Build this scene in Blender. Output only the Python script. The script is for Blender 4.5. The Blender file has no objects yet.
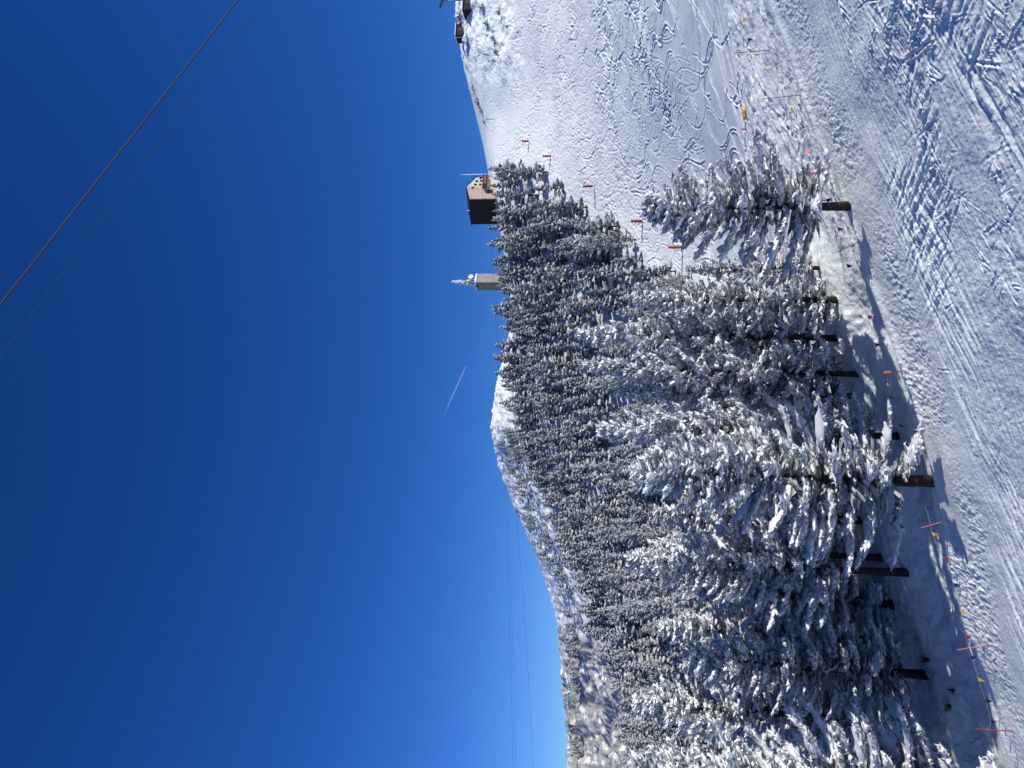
import bpy, math, random
import numpy as np
from mathutils import Vector, Matrix

R = math.radians
C = bpy.context.scene.collection
scene = bpy.context.scene
rng = np.random.default_rng(7)
random.seed(7)

# ------------------------------------------------------------------ camera
F = 739.0                                  # focal length in pixels (26 mm equivalent), phone held on its side
PITCH, ROLL = R(7.5), R(-1.0)
fw = Vector((0, math.cos(PITCH), math.sin(PITCH)))
up0 = Vector((0, -math.sin(PITCH), math.cos(PITCH)))
rt0 = Vector((1, 0, 0))
upv = math.cos(ROLL) * up0 + math.sin(ROLL) * rt0
rtv = math.cos(ROLL) * rt0 - math.sin(ROLL) * up0
cd = bpy.data.cameras.new('camera')
cam = bpy.data.objects.new('camera', cd)
C.objects.link(cam)
m = Matrix.Identity(4)
m.col[0][:3] = -upv
m.col[1][:3] = rtv
m.col[2][:3] = -fw
cam.matrix_world = m
cd.sensor_fit = 'HORIZONTAL'
cd.sensor_width = 36.0
cd.lens = F / 1024 * 36
cd.clip_start = 0.5
cd.clip_end = 60000
scene.camera = cam

# ------------------------------------------------------------------ sky, sun, exposure
SUN_EL, SUN_AZ = R(29), R(110)              # azimuth clockwise from the viewing direction
w = bpy.data.worlds.new('World')
scene.world = w
w.use_nodes = True
nt = w.node_tree
nt.nodes.clear()
sky = nt.nodes.new('ShaderNodeTexSky')
sky.sky_type = 'NISHITA'
sky.sun_disc = False
sky.sun_elevation = SUN_EL
sky.sun_rotation = SUN_AZ
sky.altitude = 2200
sky.air_density = 1.0
sky.dust_density = 0.15
sky.ozone_density = 3.0
hsv = nt.nodes.new('ShaderNodeHueSaturation')
hsv.inputs['Saturation'].default_value = 1.25
hsv.inputs['Value'].default_value = 1.0
gam = nt.nodes.new('ShaderNodeGamma')      # thin, dry mountain air: deeper blue overhead
gam.inputs['Gamma'].default_value = 1.05
tint = nt.nodes.new('ShaderNodeMix')
tint.data_type = 'RGBA'
tint.blend_type = 'MULTIPLY'
tint.inputs[0].default_value = 1.0
tint.inputs[7].default_value = (0.456, 0.665, 1.08, 1)
bg = nt.nodes.new('ShaderNodeBackground')
bg.inputs['Strength'].default_value = 0.095
wo = nt.nodes.new('ShaderNodeOutputWorld')
nt.links.new(sky.outputs[0], hsv.inputs['Color'])
nt.links.new(hsv.outputs[0], gam.inputs['Color'])
nt.links.new(gam.outputs[0], tint.inputs[6])
nt.links.new(tint.outputs[2], bg.inputs['Color'])
nt.links.new(bg.outputs[0], wo.inputs[0])
sl = bpy.data.lights.new('sun', 'SUN')
sl.energy = 4.9
sl.angle = R(0.53)
sl.color = (1.0, 0.975, 0.90)
so = bpy.data.objects.new('sun', sl)
C.objects.link(so)
sdir = Vector((math.cos(SUN_EL) * math.sin(SUN_AZ), math.cos(SUN_EL) * math.cos(SUN_AZ), math.sin(SUN_EL)))
so.rotation_euler = sdir.to_track_quat('Z', 'Y').to_euler()
scene.view_settings.view_transform = 'Standard'
scene.view_settings.look = 'None'
scene.view_settings.exposure = 0.0
scene.view_settings.gamma = 1.0
scene.view_settings.use_curve_mapping = False
scene.cycles.max_bounces = 6
scene.cycles.diffuse_bounces = 3


# ------------------------------------------------------------------ picking helpers
def ray(x, y):
    """direction through a photo pixel, scaled so that it advances 1 m forward"""
    d = fw - upv * ((x - 512) / F) + rtv * ((384 - y) / F)
    return d / d.y


def P(x, y, Y):
    return ray(x, y) * Y


def project(p):
    p = np.atleast_2d(np.asarray(p, float))
    q = p @ np.array([[*fw], [*upv], [*rtv]]).T
    return 512 - q[:, 1] / q[:, 0] * F, 384 - q[:, 2] / q[:, 0] * F


# ------------------------------------------------------------------ noise
def _hash(ix, iy, seed):
    h = (ix.astype(np.int64) * 374761393 + iy.astype(np.int64) * 668265263 + seed * 974711) & 0xFFFFFFFF
    h = ((h ^ (h >> 13)) * 1274126177) & 0xFFFFFFFF
    h = h ^ (h >> 16)
    return (h & 0xFFFFFF).astype(np.float64) / 0xFFFFFF


def vnoise(x, y, seed=0):
    x0 = np.floor(x); y0 = np.floor(y)
    fx = x - x0; fy = y - y0
    fx = fx * fx * fx * (fx * (fx * 6 - 15) + 10); fy = fy * fy * fy * (fy * (fy * 6 - 15) + 10)
    a = _hash(x0, y0, seed); b = _hash(x0 + 1, y0, seed)
    c = _hash(x0, y0 + 1, seed); d = _hash(x0 + 1, y0 + 1, seed)
    return (a + (b - a) * fx + (c - a) * fy + (a - b - c + d) * fx * fy) * 2 - 1


def fbm(x, y, oct=4, seed=0, gain=0.5):
    s = 0; amp = 1
    for k in range(oct):
        s = s + amp * vnoise(x * 2 ** k + 17.3 * k, y * 2 ** k - 9.1 * k, seed + k)
        amp *= gain
    return s


def sstep(a, b, x):
    t = np.clip((x - a) / (b - a), 0, 1)
    return t * t * (3 - 2 * t)


# ------------------------------------------------------------------ the lie of the land
# near run: a tilted plane falling to the left, fitted through points on its far edge
_pl = [(770, 0, 45), (1005, 760, 45), (932, 482, 44), (848, 207, 44.5), (1000, 100, 27), (1010, 500, 33)]
_A = []; _b = []
for x, y, Y in _pl[:4]:
    p = P(x, y, Y)
    _A.append((1, p.x)); _b.append(p.z)
PC = np.linalg.lstsq(np.array(_A), np.array(_b), rcond=None)[0]


def plane_z(X, Y):
    return PC[0] + PC[1] * np.clip(X, -45, 60) - 0.25 * np.clip(-45 - X, 0, 200)


def on_plane(x, y):
    d = ray(x, y)
    Y = PC[0] / (d.z - PC[1] * d.x)
    return d * Y


# control points beyond the road: photo pixel and distance
CP = [
    # right hand run
    (735, 0, 59), (735, 80, 66), (738, 170, 75), (690, 0, 79), (690, 100, 92), (690, 200, 107), (640, 0, 106), (640, 120, 127),
    (640, 220, 140), (590, 0, 146), (590, 120, 163), (590, 180, 168), (540, 0, 192), (540, 90, 203), (530, 140, 212),
    (505, 0, 222), (503, 60, 226), (500, 110, 236), (461, 10, 252), (464, 40, 252), (470, 72, 252), (478, 108, 254), (488, 150, 256), (735, -150, 54), (640, -150, 92), (540, -150, 185), (462, -150, 255),
    (640, -400, 80), (500, -400, 195),
    # cabin and tower ridge
    (496, 165, 238), (496, 200, 240), (507, 240, 255), (511, 285, 268), (513, 335, 285),
    (560, 220, 192), (600, 230, 166), (650, 250, 136), (700, 270, 106), (760, 262, 80),
    (560, 300, 200), (620, 300, 155), (690, 300, 112), (780, 300, 74),
    (560, 370, 235), (620, 370, 160), (690, 370, 108), (780, 370, 72),
    # summit
    (511, 372, 330), (500, 385, 358), (496, 405, 362), (493, 425, 366), (493, 443, 368), (500, 464, 385), (506, 395, 338), (506, 430, 340), (509, 452, 345), (509, 372, 354), (517, 345, 350), (521, 300, 346), (523, 250, 340), (520, 430, 320), (560, 430, 250), (620, 430, 170), (690, 430, 112), (790, 430, 72),
    (518, 460, 362), (534, 468, 305), (506, 482, 436), (522, 530, 530), (545, 572, 600), (552, 536, 490),
    (566, 500, 270), (572, 540, 285), (620, 500, 180), (690, 500, 115), (800, 500, 72),
    (590, 590, 250), (592, 592, 285), (574, 588, 560), (620, 570, 195), (690, 590, 118), (810, 590, 72), (566, 615, 600), (566, 680, 500), (571, 768, 440),
    (600, 640, 300), (640, 680, 235), (652, 768, 260), (610, 720, 350), (610, 768, 360), (690, 660, 140), (700, 768, 140), (790, 700, 78), (800, 768, 78),
    (572, 900, 440), (652, 900, 260), (720, 900, 130), (820, 900, 76), (572, 1100, 440), (720, 1100, 130),
]
_ca = []; _cs = []; _ct = []
for x, y, Y in CP:
    d = ray(x, y)
    _ca.append(d.x); _cs.append(math.log(Y)); _ct.append(d.z)
for X_ in np.linspace(-55, 55, 12):
    for Y_ in (46, 54):
        _ca.append(X_ / Y_); _cs.append(math.log(Y_)); _ct.append(plane_z(X_, Y_) / Y_)
for a_ in np.linspace(-1.0, 1.0, 9):                   # behind the skyline the ground falls away
    _ca.append(a_); _cs.append(math.log(860)); _ct.append(-0.16)
    _ca.append(a_); _cs.append(math.log(1200)); _ct.append(-0.2)
_ca = np.array(_ca); _cs = np.array(_cs) * 0.9; _ct = np.array(_ct)
_D = np.hypot(_ca[:, None] - _ca[None], _cs[:, None] - _cs[None])


def _phi(r):
    return r ** 1.5


n_ = len(_ca)
M_ = np.zeros((n_ + 3, n_ + 3))
M_[:n_, :n_] = _phi(_D) - np.eye(n_) * 3e-3
M_[:n_, n_] = 1; M_[:n_, n_ + 1] = _ca; M_[:n_, n_ + 2] = _cs
M_[n_:, :n_] = M_[:n_, n_:].T
WT = np.linalg.solve(M_, np.concatenate([_ct, [0, 0, 0]]))


def rbf(a, s):
    a = a.ravel(); s = s.ravel() * 0.9
    out = WT[n_] + WT[n_ + 1] * a + WT[n_ + 2] * s
    for k in range(n_):
        out += WT[k] * _phi(np.hypot(a - _ca[k], s - _cs[k]))
    return out


EDGE = [on_plane(*q) for q in [(752, -60), (770, 0), (810, 110), (848, 207), (866, 270), (884, 315), (925, 432), (936, 482), (955, 580), (977, 660), (1005, 745), (1018, 790)]]
_ex = np.array([p.x for p in EDGE])[::-1]; _ey = np.array([p.y for p in EDGE])[::-1]


def edge_d(X, Y):
    return Y - np.interp(X, _ex, _ey)


def base_z(X, Y):
    """smooth ground height"""
    X = np.asarray(X, float); Y = np.asarray(Y, float)
    shp = X.shape
    zf = rbf(X / Y, np.log(Y)).reshape(shp) * Y
    zn = plane_z(X, Y)
    k = sstep(50, 63, Y)
    return zn * (1 - k) + zf * k


def road_z(X, Y):
    """berm, sunken road and the snow bank behind it"""
    d = edge_d(X, Y) + 0.25 * vnoise(X * 0.5, Y * 0.5, 71)
    wob = vnoise(X * 0.16, Y * 0.1, 33)
    z = 0.16 * np.exp(-((d + 0.1) / 0.4) ** 2) - 0.55 * sstep(0.0, 1.0, d) * (1 - sstep(6.5 + 2 * wob, 9.5 + 2 * wob, d))
    z = z + 0.22 * np.exp(-((d - 2.0 - 0.4 * wob) / 0.35) ** 2) * (X < 4)
    return z + (0.55 + 0.4 * wob) * np.exp(-((d - 10.2 - 2 * wob) / 1.3) ** 2) * sstep(16, 8, X)


def ground(X, Y):
    return base_z(X, Y) + road_z(X, Y)


_YS = np.exp(np.linspace(math.log(16), math.log(760), 760))


def at(x, y, ymin=16):
    """the ground point seen through a photo pixel"""
    d = ray(x, y)
    Ys = _YS[_YS >= ymin]
    z = ground(d.x * Ys, Ys)
    hit = np.nonzero(z >= d.z * Ys)[0]
    if len(hit) == 0:
        k = int(np.argmin(d.z * Ys - z + 1e-3 * Ys))
        return Vector((d.x * Ys[k], Ys[k], z[k]))
    k = hit[0]
    if k == 0:
        Y = Ys[0]
    else:
        e0 = d.z * Ys[k - 1] - z[k - 1]; e1 = d.z * Ys[k] - z[k]
        Y = Ys[k - 1] + (Ys[k] - Ys[k - 1]) * e0 / (e0 - e1)
    return Vector((d.x * Y, Y, float(ground(np.array([d.x * Y]), np.array([Y]))[0])))


# ------------------------------------------------------------------ materials
def mat(name):
    mt = bpy.data.materials.new(name)
    mt.use_nodes = True
    n = mt.node_tree.nodes
    return mt, mt.node_tree, n['Principled BSDF']


def flat_mat(name, col, rough=0.6, noise=0.25, scale=3.0, metallic=0.0, bump=0.0):
    mt, t, b = mat(name)
    tc = t.nodes.new('ShaderNodeTexCoord')
    nz = t.nodes.new('ShaderNodeTexNoise')
    nz.inputs['Scale'].default_value = scale
    nz.inputs['Detail'].default_value = 5
    t.links.new(tc.outputs['Object'], nz.inputs['Vector'])
    cr = t.nodes.new('ShaderNodeValToRGB')
    cr.color_ramp.elements[0].position = 0.3; cr.color_ramp.elements[1].position = 0.7
    cr.color_ramp.elements[0].color = (*[c * (1 - noise) for c in col], 1)
    cr.color_ramp.elements[1].color = (*[min(1, c * (1 + noise)) for c in col], 1)
    t.links.new(nz.outputs['Fac'], cr.inputs['Fac'])
    t.links.new(cr.outputs['Color'], b.inputs['Base Color'])
    b.inputs['Roughness'].default_value = rough
    b.inputs['Metallic'].default_value = metallic
    b.inputs['Specular IOR Level'].default_value = 0.25
    if bump:
        bp = t.nodes.new('ShaderNodeBump')
        bp.inputs['Strength'].default_value = bump
        bp.inputs['Distance'].default_value = 0.05
        t.links.new(nz.outputs['Fac'], bp.inputs['Height'])
        t.links.new(bp.outputs['Normal'], b.inputs['Normal'])
    return mt


M = {}
M['bark'] = flat_mat('bark', (0.040, 0.030, 0.024), 0.9, 0.5, 6, bump=0.6)
M['needles'] = flat_mat('frosted_needles', (0.26, 0.272, 0.265), 0.8, 0.7, 2.2)
M['frost'] = flat_mat('rime', (0.70, 0.71, 0.72), 0.8, 0.25, 2.5)
M['treesnow'] = flat_mat('snow_on_branches', (0.82, 0.83, 0.84), 0.7, 0.06, 3)
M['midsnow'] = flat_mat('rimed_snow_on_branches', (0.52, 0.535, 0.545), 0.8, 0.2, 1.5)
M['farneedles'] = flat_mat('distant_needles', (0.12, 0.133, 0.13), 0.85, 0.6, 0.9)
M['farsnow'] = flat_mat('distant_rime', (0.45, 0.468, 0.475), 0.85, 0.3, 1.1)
M['red'] = flat_mat('red_plastic', (0.36, 0.045, 0.035), 0.5, 0.15)
M['pink'] = flat_mat('salmon_plastic', (0.75, 0.16, 0.12), 0.5, 0.1)
M['darkred'] = flat_mat('dark_red_plastic', (0.22, 0.02, 0.035), 0.5, 0.15)
M['orange'] = flat_mat('orange_plastic', (0.50, 0.15, 0.045), 0.55, 0.1)
M['yellow'] = flat_mat('yellow_plastic', (0.75, 0.47, 0.03), 0.55, 0.1)
M['blue'] = flat_mat('blue_plastic', (0.012, 0.02, 0.16), 0.5, 0.15)
M['black'] = flat_mat('black_plastic', (0.015, 0.015, 0.02), 0.5, 0.2)
M['wood'] = flat_mat('bare_wood', (0.27, 0.17, 0.08), 0.8, 0.3, 8)
M['steel'] = flat_mat('galvanised_steel', (0.30, 0.31, 0.32), 0.45, 0.15, 5, 0.6)
M['darksteel'] = flat_mat('dark_steel', (0.035, 0.037, 0.042), 0.5, 0.2, 4)
M['rope'] = flat_mat('pale_rope', (0.55, 0.55, 0.55), 0.8, 0.15, 10)
M['cable'] = flat_mat('steel_cable', (0.03, 0.03, 0.03), 0.7, 0.3, 20)
M['brownclad'] = flat_mat('weathered_brown_cladding', (0.50, 0.36, 0.29), 0.8, 0.35, 2.5, bump=0.4)
M['cream'] = flat_mat('cream_render', (0.62, 0.54, 0.44), 0.8, 0.15, 2)
M['dark_or_shaded'] = flat_mat('dark_timber_and_shaded_wall', (0.030, 0.022, 0.020), 0.8, 0.4, 3)  # dark timber; also paints the shade on the cabin's side wall
M['glass'] = flat_mat('dark_glass', (0.02, 0.025, 0.03), 0.1, 0.2, 3)
M['concrete'] = flat_mat('weathered_concrete', (0.27, 0.245, 0.20), 0.85, 0.25, 0.8, bump=0.3)
M['fur'] = flat_mat('rime_ice', (0.72, 0.74, 0.77), 0.7, 0.15, 3)


def snow_material():
    mt, t, b = mat('snow')
    g = t.nodes.new('ShaderNodeNewGeometry')
    n1 = t.nodes.new('ShaderNodeTexNoise'); n1.inputs['Scale'].default_value = 0.12; n1.inputs['Detail'].default_value = 4
    n2 = t.nodes.new('ShaderNodeTexNoise'); n2.inputs['Scale'].default_value = 7.0; n2.inputs['Detail'].default_value = 6
    n3 = t.nodes.new('ShaderNodeTexNoise'); n3.inputs['Scale'].default_value = 0.35; n3.inputs['Detail'].default_value = 9; n3.inputs['Roughness'].default_value = 0.7
    for n in (n1, n2, n3):
        t.links.new(g.outputs['Position'], n.inputs['Vector'])
    cr = t.nodes.new('ShaderNodeValToRGB')
    cr.color_ramp.elements[0].position = 0.35; cr.color_ramp.elements[1].position = 0.65
    cr.color_ramp.elements[0].color = (0.79, 0.825, 0.825, 1)
    cr.color_ramp.elements[1].color = (0.85, 0.88, 0.87, 1)
    t.links.new(n1.outputs['Fac'], cr.inputs['Fac'])
    # rock and frosted scrub where the snow has not held
    rc = t.nodes.new('ShaderNodeValToRGB')
    e = rc.color_ramp.elements
    e[0].position = 0.25; e[0].color = (0.24, 0.225, 0.205, 1)
    e[1].position = 0.75; e[1].color = (0.54, 0.525, 0.50, 1)
    t.links.new(n3.outputs['Fac'], rc.inputs['Fac'])
    at_ = t.nodes.new('ShaderNodeAttribute'); at_.attribute_name = 'rock'
    n4 = t.nodes.new('ShaderNodeTexNoise'); n4.inputs['Scale'].default_value = 0.22; n4.inputs['Detail'].default_value = 8; n4.inputs['Roughness'].default_value = 0.65
    t.links.new(g.outputs['Position'], n4.inputs['Vector'])
    ad = t.nodes.new('ShaderNodeMath'); ad.operation = 'ADD'
    t.links.new(at_.outputs['Fac'], ad.inputs[0]); t.links.new(n4.outputs['Fac'], ad.inputs[1])
    mr = t.nodes.new('ShaderNodeMapRange'); mr.inputs['From Min'].default_value = 0.98; mr.inputs['From Max'].default_value = 1.06
    t.links.new(ad.outputs[0], mr.inputs['Value'])
    mx = t.nodes.new('ShaderNodeMix'); mx.data_type = 'RGBA'
    t.links.new(mr.outputs[0], mx.inputs[0]); t.links.new(cr.outputs[0], mx.inputs[6]); t.links.new(rc.outputs[0], mx.inputs[7])
    t.links.new(mx.outputs[2], b.inputs['Base Color'])
    bp = t.nodes.new('ShaderNodeBump'); bp.inputs['Strength'].default_value = 0.7; bp.inputs['Distance'].default_value = 0.05
    t.links.new(n2.outputs['Fac'], bp.inputs['Height'])
    t.links.new(bp.outputs['Normal'], b.inputs['Normal'])
    b.inputs['Roughness'].default_value = 0.75
    b.inputs['Specular IOR Level'].default_value = 0.15
    return mt


M['snow'] = snow_material()


# ------------------------------------------------------------------ mesh helpers
def mesh_np(name, verts, quads=None, tris=None, mats=(), qm=None, tm=None, smooth=False):
    quads = np.zeros((0, 4), int) if quads is None else np.asarray(quads, int).reshape(-1, 4)
    tris = np.zeros((0, 3), int) if tris is None else np.asarray(tris, int).reshape(-1, 3)
    verts = np.asarray(verts, np.float32)
    used = np.zeros(len(verts), bool)
    used[quads.ravel()] = True; used[tris.ravel()] = True
    if not used.all():
        rem = np.cumsum(used) - 1
        verts = verts[used]; quads = rem[quads]; tris = rem[tris]
    me = bpy.data.meshes.new(name)
    nq, ntr = len(quads), len(tris)
    me.vertices.add(len(verts)); me.vertices.foreach_set('co', verts.ravel())
    me.loops.add(nq * 4 + ntr * 3)
    me.loops.foreach_set('vertex_index', np.concatenate([quads.ravel(), tris.ravel()]).astype(np.int32))
    me.polygons.add(nq + ntr)
    me.polygons.foreach_set('loop_start', np.concatenate([np.arange(nq) * 4, nq * 4 + np.arange(ntr) * 3]).astype(np.int32))
    for mm in mats:
        me.materials.append(mm)
    mi = np.concatenate([np.zeros(nq, int) if qm is None else qm, np.zeros(ntr, int) if tm is None else tm]).astype(np.int32)
    if len(mats) > 1:
        me.polygons.foreach_set('material_index', mi)
    me.polygons.foreach_set('use_smooth', np.full(nq + ntr, smooth))
    me.update(calc_edges=True)
    return me


class MB:
    """collects boxes, tubes and free faces; build() links them as ONE mesh object"""
    def __init__(s):
        s.v = []; s.f = []; s.m = []

    def add(s, vs, fs, mi=0):
        o = len(s.v)
        s.v += [tuple(v) for v in vs]
        s.f += [tuple(i + o for i in f) for f in fs]
        s.m += [mi] * len(fs)
        return s

    def box(s, x0, x1, y0, y1, z0, z1, mi=0):
        v = [(x0, y0, z0), (x1, y0, z0), (x1, y1, z0), (x0, y1, z0), (x0, y0, z1), (x1, y0, z1), (x1, y1, z1), (x0, y1, z1)]
        return s.add(v, [(0, 3, 2, 1), (4, 5, 6, 7), (0, 1, 5, 4), (1, 2, 6, 5), (2, 3, 7, 6), (3, 0, 4, 7)], mi)

    def tube(s, pts, rad, n=6, mi=0):
        pts = [Vector(p) for p in pts]
        rr = rad if isinstance(rad, (list, tuple)) else [rad] * len(pts)
        vs = []; fs = []
        ref = Vector((0.3, 0.2, 0.93))
        for i, p in enumerate(pts):
            t = (pts[min(i + 1, len(pts) - 1)] - pts[max(i - 1, 0)]).normalized()
            r_ = ref if abs(t.dot(ref)) < 0.9 else Vector((1, 0, 0))
            a = t.cross(r_).normalized(); b = t.cross(a)
            for k in range(n):
                an = 2 * math.pi * k / n
                vs.append(p + (a * math.cos(an) + b * math.sin(an)) * rr[i])
        for i in range(len(pts) - 1):
            for k in range(n):
                fs.append((i * n + k, i * n + (k + 1) % n, (i + 1) * n + (k + 1) % n, (i + 1) * n + k))
        fs.append(tuple(range(n))[::-1]); fs.append(tuple(range((len(pts) - 1) * n, len(pts) * n)))
        return s.add(vs, fs, mi)

    def build(s, name, mats, parent=None, smooth=False, loc=None):
        me = bpy.data.meshes.new(name)
        me.from_pydata(s.v, [], s.f)
        for mm in (mats if isinstance(mats, (list, tuple)) else [mats]):
            me.materials.append(mm)
        me.polygons.foreach_set('material_index', s.m)
        if smooth:
            me.polygons.foreach_set('use_smooth', [True] * len(s.f))
        me.update()
        o = bpy.data.objects.new(name, me)
        C.objects.link(o)
        if parent is not None:
            o.parent = parent
        if loc is not None:
            o.location = loc
        return o


def tag(o, label=None, cat=None, group=None, kind=None):
    if label: o['label'] = label
    if cat: o['category'] = cat
    if group: o['group'] = group
    if kind: o['kind'] = kind
    return o


def thing(name, label, cat, loc=(0, 0, 0), rz=0.0, group=None):
    o = bpy.data.objects.new(name, None)
    o.empty_display_size = 0.2
    C.objects.link(o)
    o.location = loc
    o.rotation_euler.z = rz
    return tag(o, label, cat, group)


def link(name, me, parent=None):
    o = bpy.data.objects.new(name, me)
    C.objects.link(o)
    if parent is not None:
        o.parent = parent
    return o


# ------------------------------------------------------------------ ski tracks (world-space height rasters)
class Raster:
    def __init__(s, x0, x1, y0, y1, res):
        s.x0, s.y0, s.res = x0, y0, res
        s.nx = int((x1 - x0) / res); s.ny = int((y1 - y0) / res)
        s.cut = np.zeros(s.nx * s.ny); s.rim = np.zeros(s.nx * s.ny)

    def track(s, pts, width, depth, rim):
        """pts (n,2), densely sampled; a groove with a thrown-up rim"""
        k = int(width * 1.9 / s.res) + 1
        ox, oy = np.meshgrid(np.arange(-k, k + 1), np.arange(-k, k + 1), indexing='ij')
        ox = ox.ravel(); oy = oy.ravel()
        px = (pts[:, 0] - s.x0) / s.res; py = (pts[:, 1] - s.y0) / s.res
        ix = np.round(px).astype(int); iy = np.round(py).astype(int)
        IX = ix[:, None] + ox[None]; IY = iy[:, None] + oy[None]
        d = np.hypot(IX - px[:, None], IY - py[:, None]) * s.res / width
        ok = (IX >= 0) & (IX < s.nx) & (IY >= 0) & (IY < s.ny) & (d < 1.9)
        idx = (IX * s.ny + IY)[ok]; d = d[ok]
        dep = np.broadcast_to(np.asarray(depth).reshape(-1, 1) if np.ndim(depth) else depth, IX.shape)[ok]
        ri = np.broadcast_to(np.asarray(rim).reshape(-1, 1) if np.ndim(rim) else rim, IX.shape)[ok]
        np.maximum.at(s.cut, idx, dep * np.exp(-(d / 0.55) ** 4))
        np.maximum.at(s.rim, idx, ri * np.exp(-((d - 1.0) / 0.38) ** 2))

    def sample(s, X, Y):
        h = (s.rim * np.exp(-(s.cut / 0.05) ** 1.0 * 0.8) - s.cut).reshape(s.nx, s.ny)
        fx = (X - s.x0) / s.res; fy = (Y - s.y0) / s.res
        inside = (fx > 1) & (fx < s.nx - 2) & (fy > 1) & (fy < s.ny - 2)
        fx = np.clip(fx, 0, s.nx - 2.001); fy = np.clip(fy, 0, s.ny - 2.001)
        i = fx.astype(int); j = fy.astype(int); u = fx - i; v = fy - j
        r = h[i, j] * (1 - u) * (1 - v) + h[i + 1, j] * u * (1 - v) + h[i, j + 1] * (1 - u) * v + h[i + 1, j + 1] * u * v
        return r * inside


def path(x, y, heading, length, turn, step):
    n = max(3, int(length / step))
    hd = heading + np.cumsum(np.broadcast_to(turn, (n,))) * step
    return np.stack([x + np.cumsum(np.cos(hd)) * step, y + np.cumsum(np.sin(hd)) * step], 1)


near = Raster(-34, 40, 14, 60, 0.05)
r_ = np.random.default_rng(21)


def strokes(n, xs, ys, head, hj, ln, wd, dp, curl, rimf=1.0):
    for _ in range(n):
        x = r_.uniform(*xs); y = r_.uniform(*ys)
        L = r_.uniform(*ln)
        pts = path(x, y, head + r_.normal(0, hj), L, r_.normal(0, curl), 0.05)
        k = len(pts)
        env = np.sin(np.pi * np.linspace(0.04, 0.96, k)) ** 0.5 * (0.6 + 0.4 * np.clip(vnoise(np.arange(k) * 0.05 * 2.5, np.full(k, r_.uniform(0, 99)), 4) + 0.6, 0, 1.4))
        d = r_.uniform(*dp)
        near.track(pts, r_.uniform(*wd), d * env, d * env * rimf * r_.uniform(0.6, 1.2))


strokes(260, (-30, 28), (28, 47), math.pi - 0.03, 0.10, (4, 16), (0.04, 0.09), (0.02, 0.06), 0.01)       # grooves along the run
strokes(70, (-10, 34), (20, 46), math.pi + 0.02, 0.07, (15, 45), (0.035, 0.07), (0.03, 0.07), 0.004)   # long ski lines
strokes(260, (-20, 26), (17, 40), math.pi + 0.30, 0.18, (3, 11), (0.05, 0.13), (0.04, 0.11), 0.03)       # long diagonal scrapes
strokes(300, (-2, 26), (16, 36), -1.15, 0.32, (0.8, 4.5), (0.05, 0.14), (0.04, 0.13), 0.12)              # short hockey stops
strokes(200, (-8, 26), (16, 33), math.pi + 0.75, 0.38, (1.0, 5), (0.05, 0.15), (0.05, 0.14), 0.14)
strokes(80, (4, 38), (46, 59), math.pi + 0.03, 0.08, (4, 16), (0.10, 0.26), (0.07, 0.18), 0.015)       # furrows in the heaps at the right end of the road
strokes(90, (-22, 16), (24, 41), -0.9, 0.4, (0.6, 3), (0.05, 0.12), (0.03, 0.09), 0.15)

far = Raster(-20, 170, 56, 250, 0.13)
fall = math.atan2(-0.93, -0.30)
for k in range(760):
    x = r_.uniform(20, 165); y = 105 + 145 * r_.random() ** 0.7
    L = r_.uniform(40, 110) if k % 8 else r_.uniform(60, 150)
    wl = r_.uniform(8, 24); amp = r_.uniform(0.3, 1.0) * (0.55 if y < 140 else 1.0)
    st = 0.13
    n = int(L / st)
    s_ = np.arange(n) * st
    hd = fall + r_.normal(0, 0.22) + amp * np.sin(2 * np.pi * s_ / wl + r_.uniform(0, 6.28)) + 0.15 * vnoise(s_ / 15, s_ * 0 + k, 5)
    pts = np.stack([x + np.cumsum(np.cos(hd)) * st, y + np.cumsum(np.sin(hd)) * st], 1)
    pts = pts[pts[:, 1] > 99 + 16 * vnoise(pts[:, 0] * 0.05, pts[:, 0] * 0, 12)]
    if len(pts) < 20:
        continue
    d = r_.uniform(0.045, 0.11)
    far.track(pts, np.clip(0.0015 * y, 0.15, 0.34) * r_.uniform(0.85, 1.2), d * np.clip(y / 190, 0.35, 1.1), d * r_.uniform(0.7, 1.4))
for k in range(130):                                  # long gentle arcs in the smooth bowl at the foot
    x = r_.uniform(14, 90); y = r_.uniform(68, 135)
    n = int(r_.uniform(12, 45) / 0.13)
    s_ = np.arange(n) * 0.13
    hd = r_.choice([fall, fall + 0.5, fall - 0.6]) + r_.normal(0, 0.2) + r_.uniform(0.2, 0.7) * np.sin(2 * np.pi * s_ / r_.uniform(16, 34) + r_.uniform(0, 6.28))
    pts = np.stack([x + np.cumsum(np.cos(hd)) * 0.13, y + np.cumsum(np.sin(hd)) * 0.13], 1)
    d = r_.uniform(0.045, 0.10)
    far.track(pts, r_.uniform(0.14, 0.22), d, d * r_.uniform(0.6, 1.2))
for k in range(50):                                  # long traverses
    x = r_.uniform(20, 150); y = r_.uniform(66, 190)
    pts = path(x, y, r_.choice([fall - 0.9, fall + 0.55, math.pi + 0.05]) + r_.normal(0, 0.2), r_.uniform(20, 70), r_.normal(0, 0.006), 0.16)
    far.track(pts, r_.uniform(0.14, 0.22), r_.uniform(0.04, 0.10), r_.uniform(0.03, 0.08))
for yy in (62.5, 64.5, 66.5, 69):                    # cable shadows shaped as shallow grooves along the foot of the run
    xs = np.arange(8, 75, 0.16)
    far.track(np.stack([xs, yy + 0.04 * (xs - 30) + 0.15 * vnoise(xs * 0.2, xs * 0, 9)], 1), 0.3, 0.13, 0.08)


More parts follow.
